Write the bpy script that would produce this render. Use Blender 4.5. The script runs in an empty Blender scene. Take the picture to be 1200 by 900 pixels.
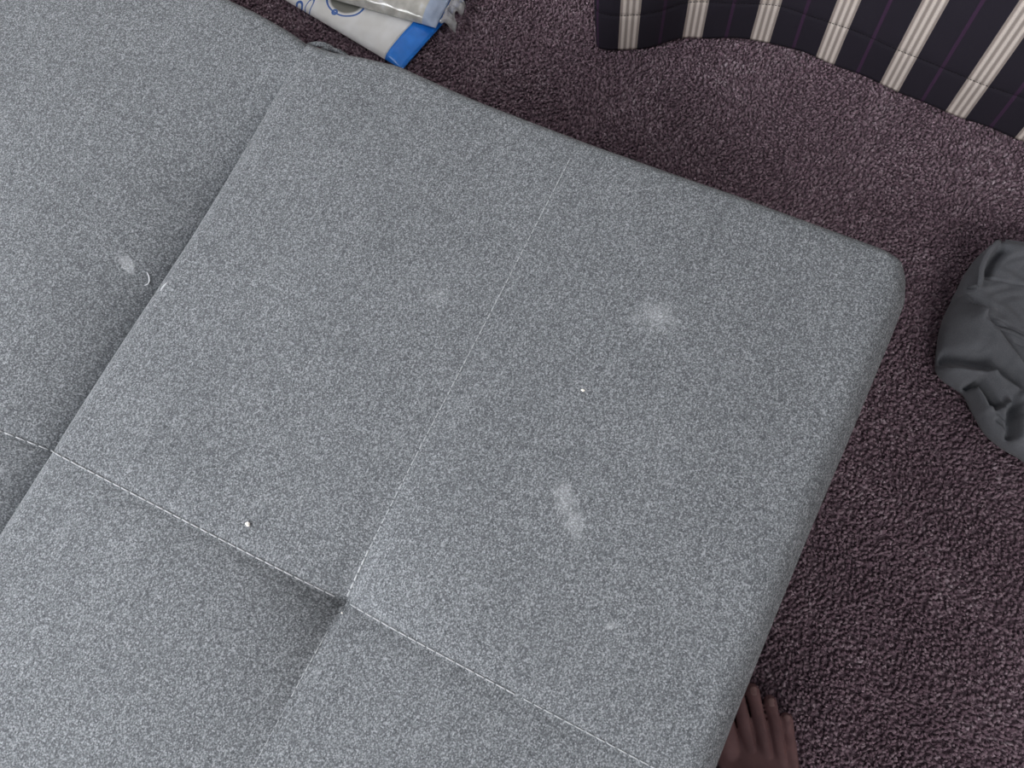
import bpy, bmesh, math, random
import numpy as np
from mathutils import Vector, noise as mnoise

S = bpy.context.scene
COL = S.collection
rng = np.random.default_rng(7)
random.seed(7)

# ------------------------------------------------------------------ camera
cam_d = bpy.data.cameras.new('camera')
cam = bpy.data.objects.new('camera', cam_d)
COL.objects.link(cam)
cam.location = (0.1771, 0.0471, 1.02)
cam.rotation_euler = (0.3132, 0.0826, 0.4542)
cam_d.sensor_width = 36.0
cam_d.sensor_fit = 'HORIZONTAL'
cam_d.lens = 36.0 * 978.9 / 1200.0
cam_d.clip_start = 0.02
S.camera = cam

# ------------------------------------------------------------------ light
W = bpy.data.worlds.new('world')
S.world = W
W.use_nodes = True
W.node_tree.nodes['Background'].inputs[0].default_value = (0.93, 0.95, 1.0, 1)
W.node_tree.nodes['Background'].inputs[1].default_value = 0.27

def side_light(loc, target, energy, color):
    ld = bpy.data.lights.new('side_light', 'AREA')
    ld.shape = 'RECTANGLE'
    ld.size = 1.3
    ld.size_y = 1.15
    ld.energy = energy
    ld.color = color
    lo = bpy.data.objects.new('side_light', ld)
    COL.objects.link(lo)
    lo.location = loc
    lo.rotation_euler = (Vector(target) - Vector(loc)).to_track_quat('-Z', 'Y').to_euler()


side_light((-1.30, -.80, 1.50), (-.1, .1, .3), 54, (.96, .98, 1.0))     # window in the left wall
side_light((1.60, -1.45, 1.75), (.45, .1, .1), 24, (1.0, .985, .97))      # added light, no known source, brightens floor, trousers and foot at right

S.view_settings.view_transform = 'Standard'
S.view_settings.look = 'None'
S.view_settings.gamma = 1.0
S.view_settings.use_curve_mapping = False
S.view_settings.exposure = 0.56


# ------------------------------------------------------------------ helpers
def srgb(r, g, b):
    return tuple(((c / 255) / 12.92 if c / 255 <= .04045 else ((c / 255 + .055) / 1.055) ** 2.4) for c in (r, g, b)) + (1,)


class Mat:
    """tiny node-graph builder"""
    def __init__(self, name, rough=.8, spec=.3):
        self.m = bpy.data.materials.new(name)
        self.m.use_nodes = True
        self.t = self.m.node_tree
        self.b = self.t.nodes['Principled BSDF']
        self.b.inputs['Roughness'].default_value = rough
        self.b.inputs['Specular IOR Level'].default_value = spec

    def put(self, sock, v):
        if isinstance(v, bpy.types.NodeSocket):
            self.t.links.new(v, sock)
        elif v is not None:
            sock.default_value = v

    def n(self, typ, ins=None, out=0, **props):
        nd = self.t.nodes.new('ShaderNode' + typ)
        for k, v in props.items():
            setattr(nd, k, v)
        for k, v in (ins or {}).items():
            self.put(nd.inputs[k], v)
        return nd.outputs[out]

    def math(self, op, a, b=None, c=None, clamp=False):
        nd = self.t.nodes.new('ShaderNodeMath')
        nd.operation = op
        nd.use_clamp = clamp
        for i, v in enumerate((a, b, c)):
            if v is not None:
                self.put(nd.inputs[i], v)
        return nd.outputs[0]

    def vmul(self, v, s):
        return self.n('VectorMath', {0: v, 1: s}, operation='MULTIPLY')

    def mix(self, f, a, b, blend='MIX'):
        nd = self.t.nodes.new('ShaderNodeMix')
        nd.data_type = 'RGBA'
        nd.blend_type = blend
        self.put(nd.inputs[0], f)
        self.put(nd.inputs[6], a)
        self.put(nd.inputs[7], b)
        return nd.outputs[2]

    def ramp(self, f, stops):
        nd = self.t.nodes.new('ShaderNodeValToRGB')
        cr = nd.color_ramp
        while len(cr.elements) < len(stops):
            cr.elements.new(.5)
        for e, (p, c) in zip(cr.elements, stops):
            e.position = p
            e.color = c if len(c) == 4 else tuple(c) + (1,)
        self.put(nd.inputs[0], f)
        return nd.outputs[0]

    def smooth(self, v, a, b):
        nd = self.t.nodes.new('ShaderNodeMapRange')
        nd.interpolation_type = 'SMOOTHSTEP'
        self.put(nd.inputs[0], v)
        nd.inputs[1].default_value = a
        nd.inputs[2].default_value = b
        return nd.outputs[0]

    def color(self, v):
        self.put(self.b.inputs['Base Color'], v)
        return self

    def bump(self, h, strength=.3, dist=.001):
        o = self.n('Bump', {'Height': h, 'Strength': strength, 'Distance': dist})
        self.t.links.new(o, self.b.inputs['Normal'])


def link(name, me, mat=None, parent=None, smooth=True):
    o = bpy.data.objects.new(name, me)
    COL.objects.link(o)
    if mat is not None and not me.materials:
        me.materials.append(mat.m)
    if smooth:
        me.polygons.foreach_set('use_smooth', [True] * len(me.polygons))
    if parent is not None:
        o.parent = parent
    return o


def pyd(name, v, f):
    me = bpy.data.meshes.new(name)
    me.from_pydata([tuple(map(float, p)) for p in v], [], [tuple(map(int, q)) for q in f])
    me.update()
    return me


def tag(o, label=None, cat=None, group=None, kind=None):
    if label:
        o['label'] = label
    if cat:
        o['category'] = cat
    if group:
        o['group'] = group
    if kind:
        o['kind'] = kind
    return o


def empty(name, loc):
    o = bpy.data.objects.new(name, None)
    o.location = loc
    o.empty_display_size = .05
    COL.objects.link(o)
    return o


def box_mesh(name, x0, x1, y0, y1, z0, z1, bev=.004):
    bm = bmesh.new()
    bmesh.ops.create_cube(bm, size=1)
    for v in bm.verts:
        v.co = Vector(((x0 + x1) / 2 + v.co.x * (x1 - x0), (y0 + y1) / 2 + v.co.y * (y1 - y0), (z0 + z1) / 2 + v.co.z * (z1 - z0)))
    if bev:
        bmesh.ops.bevel(bm, geom=bm.edges[:], offset=bev, segments=2, affect='EDGES', profile=.6)
    me = bpy.data.meshes.new(name)
    bm.to_mesh(me)
    bm.free()
    return me


def tube(pts, rad, sides=6, flat=1.0):
    """verts, faces of a closed tube along a polyline"""
    pts = [Vector(p) for p in pts]
    V, F = [], []
    n = len(pts)
    for i, p in enumerate(pts):
        t = (pts[min(i + 1, n - 1)] - pts[max(i - 1, 0)]).normalized()
        a = t.cross(Vector((0, 0, 1)))
        a = a.normalized() if a.length > 1e-5 else Vector((1, 0, 0))
        b = a.cross(t).normalized()
        r = rad[i] if hasattr(rad, '__len__') else rad
        for k in range(sides):
            th = 2 * math.pi * k / sides
            V.append(p + a * (r * math.cos(th)) + b * (r * flat * math.sin(th)))
    for i in range(n - 1):
        for k in range(sides):
            k2 = (k + 1) % sides
            F.append((i * sides + k, i * sides + k2, (i + 1) * sides + k2, (i + 1) * sides + k))
    F.append(tuple(range(sides))[::-1])
    F.append(tuple((n - 1) * sides + k for k in range(sides)))
    return V, F


# ------------------------------------------------------------------ materials
def fabric():
    M = Mat('grey_woven_fabric', .92, .12)
    uv = M.n('UVMap')
    # thread cells
    c1 = M.n('TexWhiteNoise', {0: M.n('VectorMath', {0: M.vmul(uv, (1150, 820, 1))}, operation='FLOOR')}, noise_dimensions='2D')
    c2 = M.n('TexWhiteNoise', {0: M.n('VectorMath', {0: M.vmul(uv, (830, 1150, 1))}, operation='FLOOR')}, noise_dimensions='2D')
    nz = M.n('TexNoise', {'Vector': M.vmul(uv, (620, 130, 1)), 'Scale': 1.0, 'Detail': 2.0, 'Roughness': .6}, noise_dimensions='2D')
    warp = M.n('TexNoise', {'Vector': M.vmul(uv, (330, 9, 1)), 'Scale': 1.0, 'Detail': 2.0}, noise_dimensions='2D')
    big = M.n('TexNoise', {'Vector': uv, 'Scale': 14.0, 'Detail': 2.0}, noise_dimensions='2D')
    s = M.math('ADD', M.math('MULTIPLY', c1, .44), M.math('MULTIPLY', c2, .40))
    s = M.math('ADD', s, M.math('MULTIPLY', nz, .16))
    s = M.math('ADD', s, M.math('MULTIPLY', M.math('SUBTRACT', warp, .5), .16))
    s = M.math('ADD', s, M.math('MULTIPLY', M.math('SUBTRACT', big, .5), .07))
    col = M.ramp(s, [(.0, srgb(56, 58, 61)), (.5, srgb(100, 103, 107)), (1.0, srgb(162, 165, 169))])
    # dried pale smudges on the cloth
    edge = M.n('TexNoise', {'Vector': uv, 'Scale': 90.0, 'Detail': 4.0}, noise_dimensions='2D')

    def spot(x, y, rx, ry, ang, amt, hard=.25):
        mp = M.n('Mapping', {'Vector': uv, 'Location': (x, y, 0), 'Rotation': (0, 0, ang), 'Scale': (rx, ry, 1)}, vector_type='TEXTURE')
        ln = M.n('VectorMath', {0: mp}, out=1, operation='LENGTH')
        ln = M.math('ADD', ln, M.math('MULTIPLY', M.math('SUBTRACT', edge, .5), 1.3))
        return M.math('MULTIPLY', M.math('SUBTRACT', 1.0, M.smooth(ln, 1 - hard * 2, 1.15)), amt)
    spots = [spot(.1215, .3125, .019, .016, .3, .42, .45), spot(.108, .306, .008, .008, 0, .25, .4),
             spot(.1165, .1440, .017, .010, -1.0, .42, .4), spot(.132, .128, .012, .010, -.9, .40, .4),
             spot(-.3325, .1722, .0085, .0055, -.55, .55, .12), spot(.186, .0735, .006, .003, .9, .55, .3),
             spot(-.055, .255, .015, .010, .4, .16, .45)]
    f = spots[0]
    for q in spots[1:]:
        f = M.math('MAXIMUM', f, q)
    col = M.mix(f, col, (.23, .235, .242, 1), 'ADD')
    M.color(col)
    M.b.inputs['Sheen Weight'].default_value = .12
    M.b.inputs['Sheen Roughness'].default_value = .5
    M.bump(s, .55, .0009)
    return M


def plain(name, rgb, rough=.8, spec=.3, nscale=0, namt=.15, bump=0, bd=.001):
    M = Mat(name, rough, spec)
    c = srgb(*rgb)
    if nscale:
        co = M.n('TexCoord', out=3)
        z = M.n('TexNoise', {'Vector': co, 'Scale': nscale, 'Detail': 3.0})
        lo_ = tuple(x * (1 - namt) for x in c[:3]) + (1,)
        hi_ = tuple(min(1, x * (1 + namt)) for x in c[:3]) + (1,)
        M.color(M.ramp(z, [(.3, lo_), (.7, hi_)]))
        if bump:
            M.bump(z, bump, bd)
    else:
        M.color(c)
    return M


M_FAB = fabric()
M_THREAD = plain('pale_grey_thread', (170, 172, 175), .8, .2)
M_THREAD2 = plain('mid_grey_thread', (166, 169, 172), .8, .2)
M_UNDER = plain('black_underside_cloth', (34, 34, 37), .9, .2, 300, .2)
M_LEG = plain('black_plastic_leg', (24, 24, 26), .45, .5, 60, .1)
M_WALL = plain('painted_wall', (198, 194, 190), .9, .2, 40, .03, .05)
M_TRIM = plain('white_gloss_paint', (214, 212, 208), .4, .5, 20, .02)

# ------------------------------------------------------------------ setting
def carpet_base():
    M = Mat('carpet_base', 1.0, .05)
    co = M.n('TexCoord', out=3)
    z = M.n('TexNoise', {'Vector': co, 'Scale': 260.0, 'Detail': 4.0, 'Roughness': .65})
    M.color(M.ramp(z, [(.34, srgb(86, 69, 79)), (.5, srgb(122, 102, 113)), (.68, srgb(160, 142, 152))]))
    M.bump(z, 1.0, .008)
    return M


X0, X1, Y0, Y1 = -1.38, 1.75, -2.6, 1.06
tag(link('floor', box_mesh('floor', X0, X1, Y0, Y1, -.06, -.0075, 0), carpet_base(), smooth=False), kind='structure')
tag(link('wall_back', box_mesh('wall_back', X0, X1, Y1, Y1 + .12, -.06, 2.7, 0), M_WALL, smooth=False), kind='structure')
tag(link('baseboard_back', box_mesh('baseboard_back', X0, X1, Y1 - .016, Y1, -.012, .10, .004), M_TRIM, smooth=False), kind='structure')
def addbox(bm, x0, x1, y0, y1, z0, z1):
    r = bmesh.ops.create_cube(bm, size=1)
    for v in r['verts']:
        v.co = Vector(((x0 + x1) / 2 + v.co.x * (x1 - x0), (y0 + y1) / 2 + v.co.y * (y1 - y0), (z0 + z1) / 2 + v.co.z * (z1 - z0)))


MG = Mat('window_glass', .05, .5)
MG.b.inputs['Transmission Weight'].default_value = 1.0


def windowed_wall(wname, iname, xa, xb, a0, a1, z0, z1):
    """side wall around a window opening, with a two-pane window in it"""
    bm = bmesh.new()
    addbox(bm, xa, xb, Y0, a0, -.06, 2.7)
    addbox(bm, xa, xb, a1, Y1 + .12, -.06, 2.7)
    addbox(bm, xa, xb, a0, a1, -.06, z0)
    addbox(bm, xa, xb, a0, a1, z1, 2.7)
    me = bpy.data.meshes.new(wname)
    bm.to_mesh(me)
    bm.free()
    tag(link(wname, me, M_WALL, smooth=False), kind='structure')
    mid = (a0 + a1) / 2
    win = tag(empty(iname, ((xa + xb) / 2, mid, z0)), kind='structure')
    hw, hh = (a1 - a0) / 2, z1 - z0
    def part(nm, y0, y1, p0, p1, xx=.03, m=M_TRIM):
        link(nm, box_mesh(nm, -xx, xx, y0, y1, p0, p1, .002), m, win, smooth=False)
    part('window_frame', -hw, -hw + .06, 0, hh)
    part('window_frame', hw - .06, hw, 0, hh)
    part('window_frame', -hw + .06, hw - .06, 0, .06)
    part('window_frame', -hw + .06, hw - .06, hh - .06, hh)
    part('window_mullion', -.02, .02, .06, hh - .06, .02)
    part('pane', -hw + .06, -.02, .06, hh - .06, .003, MG)
    part('pane', .02, hw - .06, .06, hh - .06, .003, MG)


windowed_wall('wall_left', 'window_1', X0 - .12, X0, -1.50, -.10, .88, 2.12)
windowed_wall('wall_right', 'added_window', X1, X1 + .12, -2.15, -.75, 1.12, 2.38)  # right window is unseen, made up to stand behind the added light

# ------------------------------------------------------------------ carpet pile
def pile():
    def region(x, y):
        a = (y > .40) & (y < 1.03) & (x > -1.15) & (x < .86)
        b = (y <= .40) & (y > -.32) & (x > .24) & (x < .86)
        return a | b
    p = .0041
    gx, gy = np.meshgrid(np.arange(-1.15, .86, p), np.arange(-.32, 1.03, p * .87))
    gx = gx + (np.arange(gx.shape[0]) % 2)[:, None] * p * .5
    x = (gx + rng.normal(0, p * .28, gx.shape)).ravel()
    y = (gy + rng.normal(0, p * .28, gy.shape)).ravel()
    k = region(x, y)
    x, y = x[k], y[k]
    n = len(x)
    # low frequency field that combs the pile one way or the other
    fx = np.sin(x * 23 + 3 * np.sin(y * 17)) + np.sin(y * 41 + x * 12 + 1.3)
    fy = np.cos(y * 19 + 2.5 * np.sin(x * 21)) + np.sin(x * 37 - y * 9 + .4)
    ang = np.arctan2(fy, fx) + rng.normal(0, 1.1, n)
    ln = np.abs(rng.normal(.0030, .0020, n)) + .0008
    lx, ly = np.cos(ang) * ln, np.sin(ang) * ln
    # curl sideways
    cx, cy = -np.sin(ang) * rng.normal(0, .0015, n), np.cos(ang) * rng.normal(0, .0015, n)
    h = rng.uniform(.0092, .0120, n) - ln * .3
    rad = rng.uniform(.0019, .0029, n)
    rot = rng.uniform(0, 6.28, n)
    V = np.zeros((n, 10, 3))
    prof = [(0., .8, 0.), (.5, 1.05, .25), (.88, .95, .75)]
    for ri, (t, rr, ll) in enumerate(prof):
        bend = 4 * t * (1 - t)
        px = x + lx * ll + cx * bend
        py = y + ly * ll + cy * bend
        for s in range(3):
            a = rot + s * 2.0944 + ri * .7
            V[:, ri * 3 + s, 0] = px + np.cos(a) * rad * rr
            V[:, ri * 3 + s, 1] = py + np.sin(a) * rad * rr
            V[:, ri * 3 + s, 2] = -.0125 + h * t
    V[:, 9, 0] = x + lx * 1.1
    V[:, 9, 1] = y + ly * 1.1
    V[:, 9, 2] = -.0125 + h
    quads = []
    for ri in range(2):
        for s in range(3):
            s2 = (s + 1) % 3
            quads.append((ri * 3 + s, ri * 3 + s2, ri * 3 + 3 + s2, ri * 3 + 3 + s))
    tris = [(6 + s, 6 + (s + 1) % 3, 9) for s in range(3)]
    Q = np.array(quads); T = np.array(tris)
    base = np.arange(n)[:, None, None] * 10
    loops = np.concatenate([(Q[None] + base).reshape(n, -1), (T[None] + base).reshape(n, -1)], 1).ravel()
    tot = np.tile(np.array([4] * 6 + [3] * 3), n)
    start = np.concatenate([[0], np.cumsum(tot)[:-1]])
    me = bpy.data.meshes.new('carpet_pile')
    me.vertices.add(n * 10)
    me.vertices.foreach_set('co', V.ravel())
    me.loops.add(len(loops))
    me.loops.foreach_set('vertex_index', loops.astype(np.int32))
    me.polygons.add(len(tot))
    me.polygons.foreach_set('loop_start', start.astype(np.int32))
    me.polygons.foreach_set('loop_total', tot.astype(np.int32))
    me.update(calc_edges=True)
    me.polygons.foreach_set('use_smooth', np.ones(len(tot), bool))
    M = Mat('plum_carpet_yarn', 1.0, .08)
    r = M.n('NewGeometry', out=8)
    co = M.n('TexCoord', out=3)
    z = M.n('TexNoise', {'Vector': co, 'Scale': 9.0, 'Detail': 3.0})
    v = M.math('ADD', M.math('MULTIPLY', r, .66), M.math('MULTIPLY', z, .5))
    M.color(M.ramp(v, [(.0, srgb(92, 73, 84)), (.5, srgb(120, 99, 110)), (.85, srgb(145, 125, 135)), (1.0, srgb(174, 158, 167))]))
    M.b.inputs['Sheen Weight'].default_value = .1
    o = link('carpet_pile', me, M, smooth=False)
    tag(o, 'plum purple twisted pile carpet covering the floor around the sofa bed', 'carpet', kind='stuff')
    return o


pile()

# ------------------------------------------------------------------ sofa bed
H = .38
sofa = tag(empty('sofa_bed', (0, 0, 0)),
           'flat folded sofa bed in tufted grey woven fabric with a deep fold line', 'sofa bed')


def axis_vals(a, b, ra, rb, step, fine=None):
    """positions from a to b: clustered over the rounded edges, even in between"""
    q = [a + ra * (1 - math.cos(t)) for t in np.linspace(0, math.pi / 2, 9)]
    e = [b - rb * (1 - math.cos(t)) for t in np.linspace(math.pi / 2, 0, 9)]
    mid = []
    c = q[-1]
    while c < e[0] - step * .5:
        mid.append(c)
        st = step
        if fine:
            for (f0, f1, fs) in fine:
                if f0 - 1e-6 <= c < f1:
                    st = fs
        c += st
    return np.array(q[:-1] + mid + e)


def top_y(x):
    return -.0098 + np.interp(x, [-.70, -.45, -.40, -.355, -.320, -.3, -.285, -.262, -.235, -.198, -.121, .004, .07, .135, .214, .30],
                     [.462, .462, .4615, .4600, .4565, .4530, .4490, .4500, .4560, .4615, .4573, .4545, .4552, .4572, .4562, .4545])


def right_x(y):
    return -.0007 + np.interp(y, [-1.4, -.1, .02, .055, .122, .2, .3, .39, .46], [.292, .2925, .2932, .2930, .2938, .2952, .2980, .2997, .2995])


TUFTS = [0.0, -.62, -1.24]
XC = -.0065      # the lengthwise seam through the tufts


def xc(y):
    return XC - .0060 * sum(np.exp(-np.abs(y - t) / .05) for t in TUFTS)



def seat_top(x, y):
    z = np.full_like(x, H)
    # quilted panels swell gently between the tufts
    z += .0035 * np.cos(np.pi * np.clip(x / .30, -1, 1)) * -.5
    for ty in TUFTS:
        yy = y - ty
        z -= .034 * np.exp(-(np.abs(x - xc(y)) / .048 + np.abs(yy) / .060))
        z -= .003 * np.exp(-(np.abs(x - xc(y)) / .10 + np.abs(yy) / .10))
        fade = np.clip((x + .30) / .1, 0.25, 1) * np.clip((.33 - x) / .25, .15, 1)
        z -= .0030 * fade * np.exp(-np.abs(yy) / .009)
    run = np.clip((.46 - y) / .2, .25, 1)
    z -= .0009 * run * np.exp(-np.abs(x - xc(y)) / .006)
    z += .0012 * np.sin(x * 21 + 1) * np.sin(y * 17 + .4)
    return z


def cushion(name, xs, ys, xmap, ymap, ztop, rprof, Rc, corners, zbot, mat, parent, lfac=None):
    """grid over a rectangle: xmap/ymap bend the outline, corners get rounded in plan, edges rolled over"""
    nx, ny = len(xs), len(ys)
    GX, GY = np.meshgrid(xs, ys, indexing='ij')
    x0, x1, y0, y1 = xs[0], xs[-1], ys[0], ys[-1]
    X, Y = GX.copy(), GY.copy()
    for (cx, cy) in corners:
        R = Rc
        ox = x1 - R if cx > 0 else x0 + R
        oy = y1 - R if cy > 0 else y0 + R
        a = (GX - ox) / R * cx
        b = (GY - oy) / R * cy
        m = (a > 0) & (b > 0)
        X = np.where(m, ox + cx * R * a * np.sqrt(np.clip(1 - b * b / 2, 0, 1)), X)
        Y = np.where(m, oy + cy * R * b * np.sqrt(np.clip(1 - a * a / 2, 0, 1)), Y)
    drop = np.zeros_like(X)
    rl, rr, rb, rt = rprof
    for d, r in ((GX - x0, rl), (x1 - GX, rr), (GY - y0, rb), (y1 - GY, rt)):
        dd = np.clip(d, 0, r)
        e = r - np.sqrt(np.clip(r * r - (r - dd) ** 2, 0, None))
        if lfac is not None and r is rl:
            e = e * lfac(GY)
        drop = np.maximum(drop, e)
    PX = xmap(X, Y); PY = ymap(X, Y)
    PZ = ztop(PX, PY) - drop
    V = np.stack([PX, PY, PZ], -1).reshape(-1, 3)
    F = []
    idx = np.arange(nx * ny).reshape(nx, ny)
    F = np.stack([idx[:-1, :-1], idx[1:, :-1], idx[1:, 1:], idx[:-1, 1:]], -1).reshape(-1, 4).tolist()
    loop = list(idx[:, 0]) + list(idx[-1, 1:]) + list(idx[-2::-1, -1]) + list(idx[0, -2:0:-1])
    UV = {}
    V = V.tolist()
    uvs = [(p[0], p[1]) for p in V]
    # account for the roll-over so that the weave does not stretch
    fl_gx = GX.ravel(); fl_gy = GY.ravel(); fd = drop.ravel()
    for i in range(len(V)):
        du = dv = 0
        dl = {'l': fl_gx[i] - x0, 'r': x1 - fl_gx[i], 'b': fl_gy[i] - y0, 't': y1 - fl_gy[i]}
        kk = min(dl, key=dl.get)
        if kk == 'l': du = -fd[i] * .7
        elif kk == 'r': du = fd[i] * .7
        elif kk == 'b': dv = -fd[i] * .7
        else: dv = fd[i] * .7
        uvs[i] = (V[i][0] + du, V[i][1] + dv)
    cx0 = np.mean([V[i][0] for i in loop]); cy0 = np.mean([V[i][1] for i in loop])
    prev = loop
    zt = np.array([V[i][2] for i in loop])
    m = len(loop)
    P = np.array([V[i][:2] for i in loop])
    nrm = np.roll(P, -1, 0) - np.roll(P, 1, 0)
    nrm = np.stack([nrm[:, 1], -nrm[:, 0]], 1)
    nrm /= np.linalg.norm(nrm, axis=1)[:, None] + 1e-12
    for (t, off) in ((.25, .0012), (.6, .0), (.9, -.004), (1.0, -.012)):
        cur = []
        for k in range(m):
            i = loop[k]
            z = zt[k] * (1 - t) + zbot * t
            V.append([P[k, 0] + nrm[k, 0] * off, P[k, 1] + nrm[k, 1] * off, z])
            dz = zt[k] - z
            uvs.append((uvs[i][0] + nrm[k, 0] * dz, uvs[i][1] + nrm[k, 1] * dz))
            cur.append(len(V) - 1)
        for k in range(m):
            k2 = (k + 1) % m
            F.append((prev[k], cur[k], cur[k2], prev[k2]))
        prev = cur
    F.append(tuple(prev[::-1]))
    me = pyd(name, V, F)
    ul = me.uv_layers.new(name='UVMap')
    li = np.empty(len(me.loops), np.int32)
    me.loops.foreach_get('vertex_index', li)
    ul.data.foreach_set('uv', np.array(uvs)[li].ravel())
    return link(name, me, mat, parent)


# seat: fold line at x = -.285, free edge on the right
xs = axis_vals(-.289, .293, .016, .024, .006, [(-.06, .06, .003)])
ys = axis_vals(-1.30, .455, .032, .012, .030, [(-.36, -.09, .008), (-.09, .09, .003), (.09, .46, .0065)])
def s_xm(X, Y):
    w = np.clip((X + .1) / .393, 0, 1)
    return X + (right_x(Y) - .293) * w
def s_ym(X, Y):
    w = np.clip((Y - .2) / .255, 0, 1)
    return Y + (top_y(X) - .455) * w
seat = cushion('seat_cushion', xs, ys, s_xm, s_ym, seat_top, (.016, .024, .032, .012), .037,
               [(1, 1), (1, -1)], .21, M_FAB, sofa, lambda y: 1 - .86 * np.clip((y - .22) / .20, 0, 1))


def seat_edge(x, y):
    """seat surface with the roll-over into the fold"""
    dd = np.clip(x + .289, 0, .016)
    return seat_top(x, y) - (.016 - np.sqrt(np.clip(.016 ** 2 - (.016 - dd) ** 2, 0, None)))


def back_top(x, y):
    d = np.clip(-.292 - x, 0, 1)
    z = .341 + .042 * (1 - np.exp(-d / .055)) + .070 * d
    # the fold runs shallower towards the end of the bed
    s = np.clip((y - .25) / .2, 0, 1)
    s = s * s * (3 - 2 * s)
    z += s * .035 * np.exp(-d / .05)
    fy = y + .10 * d
    for ty in TUFTS:
        z -= .0032 * np.exp(-np.abs(fy - ty) / .007)
        z -= .020 * np.exp(-(np.abs(x + .60) / .045 + np.abs(y - ty + .03) / .06))
    z += .0012 * np.sin(x * 19 + 2) * np.sin(y * 15 + 1)
    return z


xsb = axis_vals(-.92, -.2896, .032, .002, .010, [(-.45, -.288, .005)])
def b_ym(X, Y):
    w = np.clip((Y - .2) / .255, 0, 1)
    return Y + (top_y(X) - .455) * w
back = cushion('backrest_cushion', xsb, ys, lambda X, Y: X, b_ym, back_top, (.032, .002, .032, .012), .046,
               [(-1, 1), (-1, -1)], .21, M_FAB, sofa)
back['label'] = 'grey backrest cushion sloping down to the fold line'


# folds of cloth bunched up at the end of the fold line
def fold_lip(pts, r):
    V, F = tube(pts, r, 8, .7)
    me = pyd('fold_lip', V, F)
    ul = me.uv_layers.new(name='UVMap')
    for lp in me.loops:
        c = me.vertices[lp.vertex_index].co
        ul.data[lp.index].uv = (c.x, c.y)
    link('fold_lip', me, M_FAB, sofa)


fold_lip([(-.304, .436, .366), (-.2965, .4440, .3665), (-.2911, .4480, .366), (-.2850, .4508, .365), (-.2776, .4515, .363), (-.2715, .4490, .358), (-.268, .443, .350)], [.0022, .0030, .0030, .0028, .0026, .0022, .0015])
fold_lip([(-.290, .434, .3665), (-.2817, .4440, .367), (-.2761, .4480, .366), (-.268, .4496, .365), (-.260, .4488, .364), (-.252, .4460, .362), (-.244, .442, .356)], [.0016, .0022, .0024, .0024, .0022, .0020, .0012])

# stitches: one thread line along the bed's width, a finer one along its length
def stitches(name, path, zf, length, gap, rad, mat, parent, lift=.0003):
    V, F = [], []
    pts = np.array(path)
    seg = np.linalg.norm(np.diff(pts, axis=0), axis=1)
    acc = np.concatenate([[0], np.cumsum(seg)])
    s = 0
    while s + length < acc[-1]:
        q = []
        for t in (0, .12, .5, .88, 1):
            u = s + length * t
            x = np.interp(u, acc, pts[:, 0]); y = np.interp(u, acc, pts[:, 1])
            z = float(zf(np.array([x]), np.array([y]))[0])
            q.append((x, y, z + lift + (rad * .5 if .05 < t < .95 else -rad * .6)))
        v, f = tube(q, [rad * .6, rad, rad, rad, rad * .6], 5)
        o = len(V)
        V += v
        F += [tuple(i + o for i in g) for g in f]
        s += length + gap * random.uniform(.8, 1.25)
    ob = link(name, pyd(name, V, F), mat, parent)
    ob['kind'] = 'stuff'
    return ob


stitches('seam_stitching', [(-.2880, 0), (-.017, 0)], seat_edge, .0074, .0010, .00066, M_THREAD, seat)
stitches('seam_stitching', [(-.007, 0), (.15, 0)], seat_top, .0074, .0010, .00060, M_THREAD, seat)
stitches('seam_stitching', [(.15, 0), (.262, 0)], seat_top, .0070, .0012, .00055, M_THREAD2, seat, .0001)
stitches('seam_stitching', [(float(xc(q)), q) for q in np.linspace(0.004, 0.045, 8)], seat_top, .0060, .0008, .00080, M_THREAD, seat)
stitches('seam_stitching', [(float(xc(q)), q) for q in np.linspace(0.045, 0.425, 30)], seat_top, .0060, .0012, .00050, M_THREAD2, seat, .0001)
stitches('seam_stitching', [(float(xc(q)), q) for q in np.linspace(-0.004, -0.08, 12)], seat_top, .0060, .0008, .00050, M_THREAD2, seat, .0002)
stitches('seam_stitching', [(float(xc(q)), q) for q in np.linspace(-0.08, -0.6, 40)], seat_top, .0060, .0012, .00036, M_THREAD2, seat, .0)
stitches('seam_stitching', [(-.2905, -.0004), (-.45, -.0162), (-.58, -.029)], back_top, .0074, .0012, .00072, M_THREAD, back)

link('base_frame', box_mesh('base_frame', -.24, .24, -1.24, .395, .13, .212, .006), M_UNDER, sofa, smooth=False)
link('base_frame', box_mesh('base_frame', -.86, -.33, -1.24, .395, .13, .212, .006), M_UNDER, sofa, smooth=False)
def leg(x, y):
    V, F = tube([(x, y, -.008), (x, y, .0), (x, y, .12), (x, y, .132)], [.018, .020, .027, .027], 16)
    link('leg', pyd('leg', V, F), M_LEG, sofa)
for lx in (.19, -.28 - .10, -.81):
    for ly in (.34, -1.18):
        leg(lx, ly)

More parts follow.
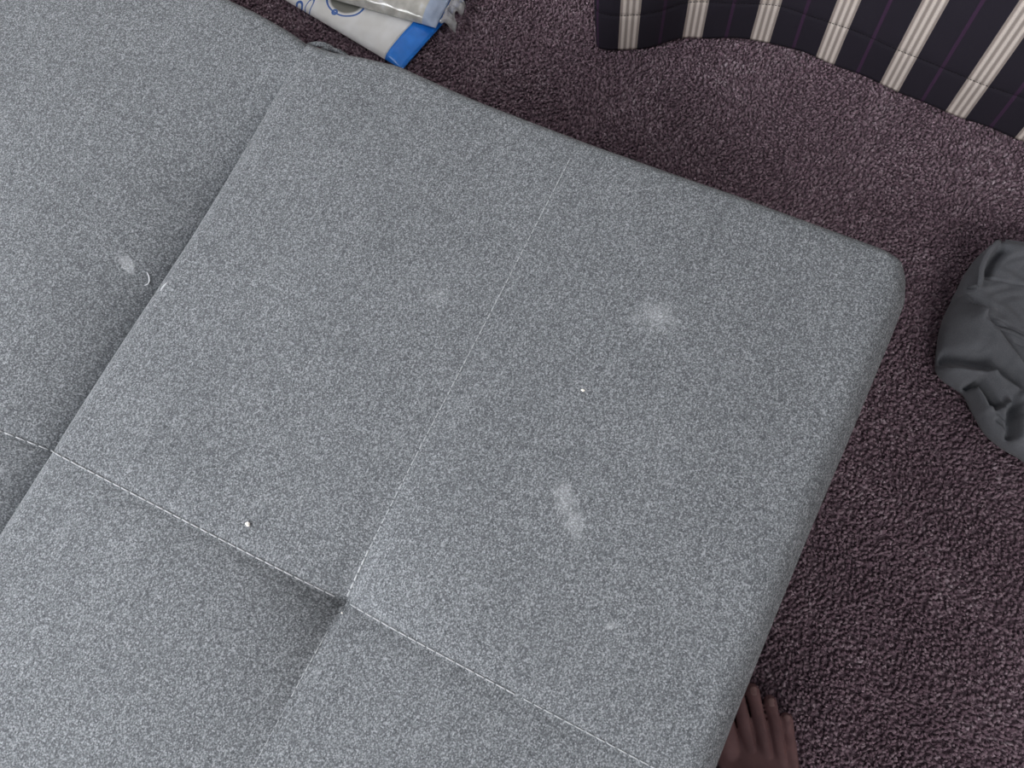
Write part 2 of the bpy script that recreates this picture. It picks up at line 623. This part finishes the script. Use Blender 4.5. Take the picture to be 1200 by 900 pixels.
# ------------------------------------------------------------------ striped curtain
def curtain():
    hem = [(-.085, .958), (-.118, .935), (-.150, .896), (-.166, .858), (-.167, .835), (-.158, .8235), (-.143, .8225), (-.1248, .829), (-.0872, .8507), (-.0476, .8829),
           (-.012, .899), (.0201, .9103), (.0669, .9222), (.105, .9240), (.143, .9225), (.195, .918), (.2443, .9130), (.29, .9065), (.3302, .9040), (.38, .9010),
           (.4232, .8985), (.47, .9000), (.53, .9120), (.59, .9200), (.65, .9150), (.71, .902), (.77, .897), (.83, .905), (.90, .918), (.97, .912), (1.04, .903)]
    P = np.array(hem)
    # smooth (Catmull-Rom) and resample by length
    Q = []
    for i in range(len(P) - 1):
        p0, p1, p2, p3 = P[max(i - 1, 0)], P[i], P[i + 1], P[min(i + 2, len(P) - 1)]
        for t in np.linspace(0, 1, 10, endpoint=False):
            Q.append(.5 * (2 * p1 + (p2 - p0) * t + (2 * p0 - 5 * p1 + 4 * p2 - p3) * t * t + (3 * p1 - p0 - 3 * p2 + p3) * t ** 3))
    Q.append(P[-1]); Q = np.array(Q)
    seg = np.linalg.norm(np.diff(Q, axis=0), axis=1)
    acc = np.concatenate([[0], np.cumsum(seg)])
    n = 420
    s = np.linspace(0, acc[-1], n)
    hx = np.interp(s, acc, Q[:, 0]); hy = np.interp(s, acc, Q[:, 1])
    # length at the first pale stripe's left edge
    k = np.argmin((hx + .1243) ** 2 + (hy - .829) ** 2)
    s0 = s[k]
    k = np.argmin((hx - .4198) ** 2 + (hy - .8985) ** 2)
    per = (s[k] - s0) / 6.0
    zs = [.0005, .005, .012, .022, .034, .046, .058, .066, .0715, .0735, .0755, .08, .09, .11, .14, .18, .24, .32, .42, .55, .7, .9, 1.1, 1.35, 1.6, 1.85, 2.1, 2.3]
    tx = np.gradient(hx); ty = np.gradient(hy)
    l = np.hypot(tx, ty); nx_, ny_ = ty / l, -tx / l     # towards the room
    V, uv = [], []
    for z in zs:
        lean = 0
        if z < .0735:
            lean = -.0035 * (1 - max(z, 0) / .0735)
        pinch = -.0014 * math.exp(-((z - .0735) / .0022) ** 2)
        wob = .0022 * np.sin(s * 55 + z * 9) * min(1, z * 8)
        # the hem does not touch the floor evenly
        zz = z + (.0015 * np.sin(s * 70) if z < .03 else 0)
        off = lean + pinch + wob
        for i in range(n):
            V.append((hx[i] + nx_[i] * off[i], hy[i] + ny_[i] * off[i], zz[i] if hasattr(zz, '__len__') else zz))
            uv.append(((s[i] - s0) / per, z))
    F = []
    for j in range(len(zs) - 1):
        for i in range(n - 1):
            F.append((j * n + i, j * n + i + 1, (j + 1) * n + i + 1, (j + 1) * n + i))
    me = pyd('striped_curtain', V, F)
    ul = me.uv_layers.new(name='UVMap')
    li = np.empty(len(me.loops), np.int32); me.loops.foreach_get('vertex_index', li)
    ul.data.foreach_set('uv', np.array(uv)[li].ravel())
    M = Mat('striped_satin', .62, .25)
    sep = M.t.nodes.new('ShaderNodeSeparateXYZ'); M.t.links.new(M.n('UVMap'), sep.inputs[0])
    u, v = sep.outputs[0], sep.outputs[1]
    fr = M.math('FRACT', M.math('ADD', u, 50.0))
    inside = M.math('MULTIPLY', M.math('GREATER_THAN', fr, 0.0), M.math('LESS_THAN', fr, .292))
    # three light ribs inside the pale stripe
    rib = M.math('COSINE', M.math('MULTIPLY', M.math('SUBTRACT', M.math('DIVIDE', fr, .292), .5), 2 * math.pi / .30))
    cream = M.ramp(M.math('ADD', M.math('MULTIPLY', rib, .5), .5), [(.15, srgb(152, 141, 135)), (.85, srgb(214, 204, 197))])
    purple = M.math('LESS_THAN', M.math('ABSOLUTE', M.math('SUBTRACT', fr, .645)), .024)
    fine = M.n('TexNoise', {'Vector': M.vmul(M.n('UVMap'), (90, 700, 1)), 'Scale': 1.0, 'Detail': 2.0}, noise_dimensions='2D')
    dark = M.mix(purple, srgb(40, 37, 46), srgb(62, 42, 65))
    c = M.mix(inside, dark, cream)
    c = M.mix(.22, c, M.mix(1.0, c, M.ramp(fine, [(.3, (.5, .5, .5)), (.7, (1.4, 1.4, 1.4))]), 'MULTIPLY'))
    M.color(c)
    M.bump(fine, .15, .0005)
    o = link('striped_curtain', me, M)
    sm = o.modifiers.new('thick', 'SOLIDIFY'); sm.thickness = .0016; sm.offset = -1
    tag(o, 'dark floor-length curtain with cream ribbed stripes and thin purple lines', 'curtain')
    # hem stitching
    VV, FF = [], []
    m = 0
    i = 0
    sp = .0042
    for a in np.arange(s[40], s[-1] - sp, sp):
        q = []
        for t in (0, .3, .6):
            b = a + t * sp
            x = np.interp(b, s, hx); y = np.interp(b, s, hy)
            ax = np.interp(b, s, nx_); ay = np.interp(b, s, ny_)
            o2 = np.interp(b, s, .0022 * np.sin(s * 55 + .0735 * 9) * .588)
            q.append((x + ax * (o2 - .0006), y + ay * (o2 - .0006), .0735))
        v_, f_ = tube(q, .00055, 4)
        k0 = len(VV); VV += v_; FF += [tuple(g + k0 for g in ff) for ff in f_]
    st = link('hem_stitching', pyd('hem_stitching', VV, FF), plain('black_thread', (30, 26, 30), .8, .2), o)
    st['kind'] = 'stuff'


curtain()

# ------------------------------------------------------------------ crumpled trousers
def trousers():
    out = [(.4345, .7230), (.4255, .7050), (.4185, .6800), (.4150, .6500), (.4128, .6250), (.4112, .5970), (.4160, .5630), (.4235, .5330),
           (.4320, .5260), (.4480, .5215), (.4610, .5185), (.4700, .5090), (.4850, .4930), (.4996, .4800), (.5200, .4720), (.5400, .4690), (.58, .462), (.64, .470),
           (.70, .505), (.735, .56), (.745, .62), (.725, .685), (.68, .730), (.61, .752), (.54, .748), (.4900, .7395), (.4625, .7320), (.4450, .7285)]
    C = np.array((.565, .610))
    P = np.array(out)
    th = np.arctan2(P[:, 1] - C[1], P[:, 0] - C[0]); R = np.hypot(P[:, 0] - C[0], P[:, 1] - C[1])
    o = np.argsort(th); th, R = th[o], R[o]
    th = np.concatenate([th - 2 * np.pi, th, th + 2 * np.pi]); R = np.tile(R, 3)
    # denser where the photo looks (the left side)
    A = np.linspace(-np.pi, np.pi, 560, endpoint=False)
    RA = np.interp(A, th, R)
    k = np.array([.1, .2, .4, .2, .1]); RA = sum(np.roll(RA, i - 2) * k[i] for i in range(5))
    S_ = np.concatenate([np.linspace(.03, .9, 100), 1 - .1 * np.cos(np.linspace(0, np.pi / 2, 14))[1:]])

    feats = []      # (polyline, amplitude, width left, width right)
    def poly(x, y, pl):
        best = np.full(x.shape, 1e9); side = np.zeros(x.shape)
        for (ax, ay), (bx, by) in zip(pl[:-1], pl[1:]):
            dx, dy = bx - ax, by - ay
            L2 = dx * dx + dy * dy
            t = np.clip(((x - ax) * dx + (y - ay) * dy) / L2, 0, 1)
            qx, qy = ax + dx * t, ay + dy * t
            d = np.hypot(x - qx, y - qy)
            sg = np.sign(dx * (y - ay) - dy * (x - ax))
            m = d < best
            best = np.where(m, d, best); side = np.where(m, sg, side)
        return best, side
    def top(x, y, d):
        w = .030
        q = np.clip(d / w, 0, 1)
        z = .020 + .026 * np.sqrt(np.clip(1 - (1 - q) ** 2, 0, 1))
        z += .006 * np.sin((x - .41) * 26 + 1) * np.sin((y - .47) * 22) * q
        for pl, a, wl, wr in (
                # (points, height, width on the left of the line, width on the right)
                ([(.4335, .7160), (.4270, .6930), (.4250, .6700), (.4290, .6480)], .006, .0035, .0045),     # folded waistband edge
                ([(.4420, .7060), (.4355, .6860), (.4340, .6700)], -.007, .006, .006),                      # gap beside it
                ([(.4200, .6260), (.4270, .6160), (.4385, .6000)], .007, .004, .006),                       # small fold on the left
                ([(.4340, .6250), (.4420, .6140)], -.005, .006, .006),
                ([(.4430, .6010), (.4680, .5840), (.4900, .5680), (.5130, .5510), (.56, .53)], .010, .003, .018),   # long diagonal fold
                ([(.4540, .6030), (.4760, .5880), (.4980, .5740), (.53, .557)], -.007, .006, .006),
                ([(.4280, .5440), (.4540, .5490), (.4840, .5500), (.5160, .5390), (.56, .515)], -.0095, .011, .009),   # deep valley
                ([(.4270, .5310), (.4540, .5330), (.4750, .5430)], .004, .006, .005),
                ([(.4750, .5430), (.4980, .5340), (.5180, .5320), (.55, .52)], .006, .006, .006),
                ([(.4600, .5230), (.4670, .5290), (.4820, .5180), (.4930, .5070)], -.012, .0035, .0045),    # dark notch
                ([(.4660, .5210), (.4840, .5010), (.4990, .5070), (.5110, .5260)], .006, .0045, .004),
                ([(.5070, .5200), (.5120, .5010), (.5190, .4820)], -.008, .004, .004),
                ([(.5170, .5200), (.5210, .5010), (.5270, .4820)], .006, .005, .006),
                ([(.4950, .5100), (.5060, .5060)], -.003, .002, .002), ([(.4980, .5010), (.5100, .4960)], -.003, .002, .002), ([(.5000, .4940), (.5120, .4890)], -.003, .002, .002),
                ([(.56, .70), (.62, .64), (.66, .55)], .012, .02, .015), ([(.60, .72), (.66, .66)], -.012, .012, .012), ([(.58, .58), (.64, .50)], -.012, .012, .015)):
            dd, sd = poly(x, y, pl)
            ww = np.where(sd > 0, wl, wr)
            z = z + 2.0 * a * np.exp(-(dd / ww) ** 2) * np.clip(d / .004, .15, 1)
        z = z + q * (.0012 * np.sin(x * 210 + 2 * np.sin(y * 130)) * np.sin(y * 170 + 1.5 * np.sin(x * 90)))
        # waistband: a second thickness of cloth ends at its seam
        dd, sd = poly(x, y, [(.4300, .6610), (.4550, .6655), (.4800, .6690), (.56, .675), (.66, .67)])
        band = np.where(sd > 0, dd, -dd)
        inb = (x > .430)
        z = z + np.where(inb, .0022 / (1 + np.exp(-np.clip(band, -.05, .05) / .0008)) - .0022 * np.exp(-(band / .0012) ** 2), 0)
        # welt pocket: slit with a raised lip under it
        dd, sd = poly(x, y, [(.4430, .6085), (.4620, .6063), (.4800, .6035), (.4985, .6022), (.56, .600)])
        lip = np.where(sd > 0, dd, -dd)
        z = z + .0020 * np.exp(-((lip + .004) / .004) ** 2) - .0040 * np.exp(-(lip / .0014) ** 2) - .0014 * np.exp(-((lip + .0115) / .0010) ** 2) - .0012 * np.exp(-((lip - .006) / .0010) ** 2)
        return np.maximum(z, .006)
    na = len(A)
    V, F = [], []
    rows = []
    cz = top(np.array([C[0]]), np.array([C[1]]), np.array([.13]))[0]
    V.append((C[0], C[1], cz))
    for s_ in S_:
        x = C[0] + np.cos(A) * RA * s_; y = C[1] + np.sin(A) * RA * s_
        z = top(x, y, RA * (1 - s_))
        rows.append(len(V)); V += list(zip(x, y, z))
    for sc, z0 in ((.012, .012), (-.010, .006), (-.022, .001), (-.05, -.003)):
        rr = RA + (0 if sc > 0 else sc)
        x = C[0] + np.cos(A) * rr; y = C[1] + np.sin(A) * rr
        rows.append(len(V)); V += list(zip(x, y, np.full(na, z0 + .0035)))
    for i in range(na):
        F.append((0, rows[0] + i, rows[0] + (i + 1) % na))
    for a, b in zip(rows[:-1], rows[1:]):
        for i in range(na):
            j = (i + 1) % na
            F.append((a + i, b + i, b + j, a + j))
    F.append(tuple(rows[-1] + i for i in range(na))[::-1])
    M = Mat('charcoal_cotton_twill', .9, .15)
    co = M.n('TexCoord', out=3)
    z = M.n('TexNoise', {'Vector': co, 'Scale': 900.0, 'Detail': 2.0})
    z2 = M.n('TexNoise', {'Vector': co, 'Scale': 35.0, 'Detail': 3.0})
    c = M.ramp(z, [(.3, srgb(92, 94, 99)), (.7, srgb(112, 114, 120))])
    c = M.mix(.35, c, M.ramp(z2, [(.35, srgb(90, 92, 97)), (.7, srgb(116, 118, 124))]))
    M.color(c); M.bump(z, .25, .0006)
    M.b.inputs['Sheen Weight'].default_value = .1
    t = link('crumpled_trousers', pyd('crumpled_trousers', V, F), M)
    tag(t, 'crumpled charcoal grey trousers dropped on the plum carpet', 'trousers')
    def top1(x, y):
        dx, dy = x - C[0], y - C[1]
        a = math.atan2(dy, dx)
        r = float(np.interp(a, A, RA))
        return float(top(np.array([x]), np.array([y]), np.array([max(r - math.hypot(dx, dy), 0)]))[0])
    # waistband hem standing up at the left, ending in a belt-loop bar tack
    path = [(.4370, .7200), (.4318, .7085), (.4275, .6950), (.4252, .6800), (.4246, .6660), (.4268, .6530), (.4292, .6440)]
    pts = [(x, y, top1(x, y) + .0035) for x, y in path]
    v, f = tube(pts, [.0022, .0030, .0034, .0036, .0036, .0036, .0030], 10, .55)
    link('waistband_edge', pyd('waistband_edge', v, f), M, t)
    path = [(.4200, .6420), (.4235, .6432), (.4270, .6438), (.4300, .6430)]
    v, f = tube([(x, y, top1(x, y) + .003) for x, y in path], [.002, .0026, .0028, .002], 8, .6)
    link('belt_loop', pyd('belt_loop', v, f), M, t)
    path = [(.4440, .6045), (.4620, .6028), (.4800, .6000), (.4985, .5988), (.53, .5975), (.56, .5965)]
    v, f = tube([(x, y, top1(x, y) + .0010) for x, y in path], [.001, .0022, .0026, .0026, .0026, .002], 8, .5)
    link('pocket_welt', pyd('pocket_welt', v, f), M, t)
    path = [(.4450, .7270), (.4625, .7300), (.49, .7370), (.54, .7450), (.60, .748)]
    v, f = tube([(x, y, top1(x, y) + .001) for x, y in path], .0022, 8, .8)
    link('waistband_edge', pyd('waistband_edge', v, f), M, t)


trousers()

# ------------------------------------------------------------------ plastic pouches
def pouch(name, origin, ang, L, Wd, T, z0, ripple, mats, band=None, seed=0):
    """pillow bag lying flat: x along its length, y across"""
    root = empty(name, (origin[0], origin[1], z0)); root.rotation_euler.z = ang
    nu, nv = 90, 50
    parts = {}
    def P(u, v, s):
        e = min(u, 1 - u) / .5; g = min(v, 1 - v) / .5
        seal = min(1, max(0, (min(u, 1 - u) * L - .004) / .05))
        q = (1 - (1 - min(1, g / .35)) ** 2) ** .5 * (seal * (2 - seal)) ** .6
        x, y = u * L, v * Wd
        nz = mnoise.noise(Vector((x * 28 + seed, y * 28, seed))) * ripple + mnoise.noise(Vector((x * 75, y * 60 + seed, seed * 2))) * ripple * .45
        if s > 0:
            return (x, y, .0016 + T * q + nz * (.25 + .75 * q))
        return (x, y, 0.0 if q > .02 else .0004)
    def build(nm, u0, u1, mat, parent):
        V, F = [], []
        us = np.linspace(u0, u1, max(6, int(nu * (u1 - u0))))
        vs = np.linspace(0, 1, nv)
        n_, m_ = len(us), nv
        for s in (1, -1):
            for u in us:
                for v in vs:
                    V.append(P(u, v, s))
        for i in range(n_ - 1):
            for j in range(m_ - 1):
                a = i * m_ + j
                F.append((a, a + m_, a + m_ + 1, a + 1))
                b = a + n_ * m_
                F.append((b, b + 1, b + m_ + 1, b + m_))
        o2 = n_ * m_
        for i in range(n_ - 1):
            for j in (0, m_ - 1):
                a = i * m_ + j
                q = (a, a + o2, a + o2 + m_, a + m_)
                F.append(q if j == 0 else q[::-1])
        for i in (0, n_ - 1):
            for j in range(m_ - 1):
                a = i * m_ + j
                q = (a, a + 1, a + 1 + o2, a + o2)
                F.append(q if i == 0 else q[::-1])
        return link(nm, pyd(nm, V, F), mat, parent)
    if band:
        build('sealed_band', 0, band / L, mats[1], root)
        build('pouch_body', band / L, 1, mats[0], root)
    else:
        build('pouch_body', 0, 1, mats[0], root)
    return root


def pouch_print():
    M = Mat('white_printed_film', .28, .5)
    co = M.n('TexCoord', out=3)
    z = M.n('TexNoise', {'Vector': co, 'Scale': 30.0, 'Detail': 2.0})
    col = M.ramp(z, [(.35, srgb(236, 236, 235)), (.7, srgb(250, 251, 253))])
    def dist(x, y, sx=1, sy=1):
        mp = M.n('Mapping', {'Vector': co, 'Location': (x, y, 0), 'Scale': (sx, sy, 1)}, vector_type='TEXTURE')
        sep = M.t.nodes.new('ShaderNodeSeparateXYZ'); M.t.links.new(mp, sep.inputs[0])
        cb = M.n('CombineXYZ', {0: sep.outputs[0], 1: sep.outputs[1], 2: 0.0})
        return M.n('VectorMath', {0: cb}, out=1, operation='LENGTH')
    blue = srgb(58, 108, 190)
    # grey picture with a blue outline, blue dot and strokes of the print
    d = dist(*ART[0], 1.25, 1.0)
    col = M.mix(M.math('SUBTRACT', 1.0, M.smooth(d, .0195, .0235)), col, srgb(120, 121, 115))
    ring = M.math('LESS_THAN', M.math('ABSOLUTE', M.math('SUBTRACT', d, .0262)), .0013)
    col = M.mix(ring, col, blue)
    d2 = dist(*ART[1])
    col = M.mix(M.math('LESS_THAN', M.math('ABSOLUTE', M.math('SUBTRACT', d2, .0036)), .0016), col, blue)
    d3 = dist(*ART[2], .35, 1.0)
    col = M.mix(M.math('LESS_THAN', M.math('ABSOLUTE', M.math('SUBTRACT', d3, .014)), .0022), col, blue)
    d4 = dist(*ART[3])
    col = M.mix(M.math('LESS_THAN', M.math('ABSOLUTE', M.math('SUBTRACT', d4, .0055)), .0018), col, blue)
    M.color(col)
    M.b.inputs['Coat Weight'].default_value = .3
    M.bump(z, .1, .001)
    return M


PO = (-.4078, .6805); PA = math.atan2(.1853, -.9827)
def loc_of(x, y):
    dx, dy = x - PO[0], y - PO[1]
    c, s = math.cos(PA), math.sin(PA)
    return (c * dx + s * dy, -s * dx + c * dy)
# length runs left from the corner, width runs to -y in local axes: mirror it
ART = [loc_of(-.5424, .752), loc_of(-.549, .727), loc_of(-.594, .722), loc_of(-.6115, .7205)]
M_BLUE = plain('bright_blue_film', (44, 136, 248), .25, .5, 45, .18)
# the bag is laid out with its width towards the curtain: shift the origin to the far corner
Wd = .165
far = (PO[0] + .1853 * Wd, PO[1] + .9827 * Wd)
ART = [(a, b + Wd) for a, b in ART]
low = pouch('plastic_pouch', far, PA, .40, Wd, .010, .0005, .0018, (pouch_print(), M_BLUE), band=.0335, seed=3)
tag(low, 'flat white plastic pouch with bright blue end band on the carpet', 'pouch', 'plastic pouches beside the sofa bed')
MU = Mat('cloudy_plastic_film', .2, .6)
co = MU.n('TexCoord', out=3)
zz = MU.n('TexNoise', {'Vector': co, 'Scale': 55.0, 'Detail': 3.0})
sepu = MU.t.nodes.new('ShaderNodeSeparateXYZ'); MU.t.links.new(co, sepu.inputs[0])
cu = MU.ramp(zz, [(.3, srgb(176, 174, 168)), (.6, srgb(214, 212, 206)), (.8, srgb(236, 238, 242))])
cu = MU.mix(MU.math('MULTIPLY', MU.math('LESS_THAN', sepu.outputs[0], .022), .55), cu, srgb(150, 182, 232))
MU.color(cu); MU.b.inputs['Coat Weight'].default_value = .4
MU.bump(zz, .3, .002)
A2 = math.atan2(-.0715, -.9974)
w2 = .15
up = pouch('plastic_pouch', (-.388 + -.0715 * w2, .7560 + .9974 * w2), A2, .36, w2, .016, .0150, .0030, (MU,), seed=11)
tag(up, 'crinkled cloudy plastic pouch lying on top of the blue-banded pouch', 'pouch', 'plastic pouches beside the sofa bed')

# clear crumpled film sticking out at the pouch's end
def film():
    V, F = [], []
    n, m = 20, 34
    for i in range(n):
        for j in range(m):
            u, v = i / (n - 1), j / (m - 1)
            x = -.006 - .018 * u * (1 + .35 * math.sin(v * 19)) ; x = -x
            y = w2 - .004 - v * .10
            z = .010 + .010 * math.sin(v * 60 + 3 * u) * u - .010 * u * u + .006 * mnoise.noise(Vector((u * 3, v * 16, 4)))
            V.append((-x, y, z))
    for i in range(n - 1):
        for j in range(m - 1):
            a = i * m + j
            F.append((a, a + 1, a + m + 1, a + m))
    M = Mat('clear_film', .12, .6)
    M.color(srgb(196, 194, 194))
    M.b.inputs['Alpha'].default_value = .55
    o = link('film_flap', pyd('film_flap', V, F), M, up)
    o['label'] = 'clear crumpled film end'
    s = o.modifiers.new('t', 'SOLIDIFY'); s.thickness = .0004


film()

# ------------------------------------------------------------------ bare foot of the standing person
def foot():
    O = np.array((.354, .105)); fw = np.array((-.5, .866)); rt = np.array((.866, .5))
    def Wp(r, f, z):
        p = O + rt * r + fw * f
        return Vector((p[0], p[1], z))
    bm = bmesh.new()
    def loft(rings):
        """rings of (centre, axis a, axis b) ellipses; closed at both ends"""
        rv = []
        for c, a, b in rings:
            rv.append([bm.verts.new(c + a * math.cos(t) + b * math.sin(t)) for t in np.linspace(0, 2 * math.pi, 40, endpoint=False)])
        for p, q in zip(rv[:-1], rv[1:]):
            for k in range(40):
                bm.faces.new((p[k], p[(k + 1) % 40], q[(k + 1) % 40], q[k]))
        bm.faces.new(rv[0][::-1]); bm.faces.new(rv[-1])
    R3 = Vector((rt[0], rt[1], 0)); F3 = Vector((fw[0], fw[1], 0)); Z3 = Vector((0, 0, 1))
    # body of the foot: (f, centre r, half width, top, tilt of the ball line)
    rings = []
    for f, c, hw, tp in ((-.046, -.016, .026, .012), (-.056, -.012, .034, .020), (-.068, -.008, .042, .0275), (-.082, -.006, .046, .0345), (-.100, -.005, .045, .044),
                         (-.125, -.003, .042, .057), (-.150, 0, .038, .069), (-.175, .002, .035, .080), (-.200, .003, .033, .080), (-.222, .003, .030, .066), (-.240, .003, .020, .045)):
        # the ball of the foot slants back towards the little toe
        sl = Vector((0, 0, 0))
        a = (R3 * hw + F3 * (-hw * .42 if f > -.11 else -hw * .1))
        rings.append((Wp(c, f, tp / 2), a, Z3 * (tp / 2)))
    loft(rings)
    # shin
    loft([(Wp(.002, -.188, .030), R3 * .030, F3 * .034), (Wp(.002, -.190, .075), R3 * .034, F3 * .040), (Wp(.002, -.192, .11), R3 * .036, F3 * .040), (Wp(.003, -.196, .17), R3 * .038, F3 * .042),
          (Wp(.004, -.202, .24), R3 * .047, F3 * .052), (Wp(.004, -.205, .31), R3 * .055, F3 * .060), (Wp(.004, -.203, .38), R3 * .054, F3 * .057), (Wp(.004, -.200, .43), R3 * .052, F3 * .055),
          (Wp(.004, -.198, .455), R3 * .04, F3 * .045), (Wp(.004, -.197, .465), R3 * .015, F3 * .017)])
    toes = {1: ((-.042, .002), (-.036, -.060), .0118), 2: ((-.0190, .004), (-.0150, -.066), .0078), 3: ((-.0005, -.006), (.0012, -.072), .0077),
            4: ((.0172, -.0195), (.0160, -.078), .0074), 5: ((.0318, -.0385), (.0290, -.084), .0072)}
    nails = []
    for k, (tip, base, r) in toes.items():
        T, B = np.array(tip), np.array(base)
        B = B + (B - T) / np.linalg.norm(B - T) * .022
        d = T - B
        pts = []
        lowr = .84 if k == 5 else 1.0
        for t, z, s in ((0., .0265 * lowr, .80), (.18, .0258 * lowr, .92), (.36, .0232 * lowr, .96), (.53, .0208 * lowr, .98), (.68, .0174 * lowr, .96), (.80, .0142, .98), (.89, .0118, 1.06), (.96, .0100, .96), (1.0, .0092, .62), (1.015, .0090, .2)):
            q = B + d * t
            pts.append((Wp(q[0], q[1], max(z, r * s * .85)), r * s))
        n = len(pts)
        rg = []
        for i, (p, rad) in enumerate(pts):
            tg = (pts[min(i + 1, n - 1)][0] - pts[max(i - 1, 0)][0]).normalized()
            a = tg.cross(Z3).normalized(); b = a.cross(tg).normalized()
            rg.append((p, a * rad, b * rad * .92))
        loft(rg)
        q = B + d * .925
        nails.append((Wp(q[0], q[1], .0112 + r * .98), r, (d / np.linalg.norm(d))))
    # tendon ridges / knuckles over the ball
    me = bpy.data.meshes.new('tmp'); bm.to_mesh(me); bm.free()
    tmp = bpy.data.objects.new('tmp', me); COL.objects.link(tmp)
    rm = tmp.modifiers.new('r', 'REMESH'); rm.mode = 'VOXEL'; rm.voxel_size = .0012; rm.use_smooth_shade = True
    sm = tmp.modifiers.new('s', 'SMOOTH'); sm.factor = .5; sm.iterations = 9
    dg = bpy.context.evaluated_depsgraph_get(); dg.update()
    me2 = bpy.data.meshes.new_from_object(tmp.evaluated_get(dg))
    bpy.data.objects.remove(tmp)
    me2.name = 'person'
    M = Mat('brown_skin', .55, .35)
    co = M.n('TexCoord', out=3)
    z = M.n('TexNoise', {'Vector': co, 'Scale': 40.0, 'Detail': 4.0})
    z2 = M.n('TexNoise', {'Vector': co, 'Scale': 420.0, 'Detail': 3.0})
    M.color(M.ramp(z, [(.3, srgb(112, 82, 84)), (.7, srgb(134, 101, 102))]))
    M.bump(z2, .12, .0006)
    M.b.inputs['Subsurface Weight'].default_value = .08
    M.b.inputs['Subsurface Radius'].default_value = (.01, .004, .003)
    me2.materials.clear()
    o = link('person', me2, M)
    tag(o, 'bare right foot and shin of a person standing beside the sofa bed', 'person')
    MN = plain('toenail', (138, 108, 107), .35, .5, 200, .06)
    for p, r, d in nails:
        dv = Vector((rt[0] * d[0] + fw[0] * d[1], rt[1] * d[0] + fw[1] * d[1], -.25)).normalized()
        a = dv.cross(Z3).normalized(); nrm = a.cross(dv).normalized()
        V, F = [], []
        n, m = 7, 7
        for i in range(n):
            for j in range(m):
                u = i / (n - 1) * 2 - 1; v = j / (m - 1) * 2 - 1
                uu = u * math.sqrt(1 - v * v / 2); vv = v * math.sqrt(1 - u * u / 2)
                q = p + a * (uu * r * .62) + dv * (vv * r * .62) - nrm * (abs(uu) ** 2 * r * .30 + .0002)
                V.append(q)
        for i in range(n - 1):
            for j in range(m - 1):
                k = i * m + j
                F.append((k, k + 1, k + m + 1, k + m))
        nl = link('toenail', pyd('toenail', V, F), MN, o)
        s = nl.modifiers.new('t', 'SOLIDIFY'); s.thickness = .0008; s.offset = 0


foot()

# ------------------------------------------------------------------ crumbs and lint on the cloth
M_CRUMB = plain('white_crumb', (236, 232, 224), .7, .3, 300, .06)
def crumb(x, y, size, label, seed):
    bm = bmesh.new()
    bmesh.ops.create_icosphere(bm, subdivisions=2, radius=size)
    z = float(seat_top(np.array([x]), np.array([y]))[0])
    for v in bm.verts:
        k = 1 + .55 * mnoise.noise(v.co * (1.1 / size) + Vector((seed, 0, 0)))
        v.co = Vector((v.co.x * k * 1.15, v.co.y * k * .85, v.co.z * k * .75))
    lo_ = min(v.co.z for v in bm.verts)
    for v in bm.verts:
        v.co.z -= lo_ + .0001
    me = bpy.data.meshes.new('crumb'); bm.to_mesh(me); bm.free()
    o = link('crumb', me, M_CRUMB, smooth=False)
    o.location = (x, y, z)
    tag(o, label, 'crumb', 'crumbs on the seat cushion')


crumb(-.1034, .0197, .0019, 'white crumb above the stitched seam, left of the tuft', 2)
crumb(.0922, .2298, .0013, 'tiny white crumb between the two pale smudges on the seat', 5)
crumb(-.0085, -.0085, .0008, 'speck of white fluff right below the tuft', 9)

M_LINT = plain('white_lint', (176, 178, 182), .9, .1)
def lint(pts, rad, zf, label):
    P = np.array(pts)
    zs = zf(P[:, 0].copy(), P[:, 1].copy())
    n = len(pts)
    c = P.mean(0); z0 = float(zs.min())
    q = [(p[0] - c[0], p[1] - c[1], float(z) - z0 + rad * .35) for p, z in zip(P, zs)]
    r = [rad * (.35 + .65 * math.sin(math.pi * (i + .3) / (n - .4))) for i in range(n)]
    V, F = tube(q, r, 6, .5)
    o = link('lint', pyd('lint', V, F), M_LINT)
    o.location = (c[0], c[1], z0)
    tag(o, label, 'lint', 'bits of lint by the fold')


lint([(-0.2765, 0.1702), (-0.2771, 0.1676), (-0.2778, 0.1651), (-0.2782, 0.1622), (-0.2779, 0.1597)], .0011, seat_edge, 'curved white lint sliver on the seat edge of the fold')
lint([(-0.3172, 0.1744), (-0.3141, 0.172), (-0.3119, 0.1688), (-0.3115, 0.1653), (-0.3131, 0.1627)], .0009, back_top, 'small curled white lint in the dip of the backrest cushion')
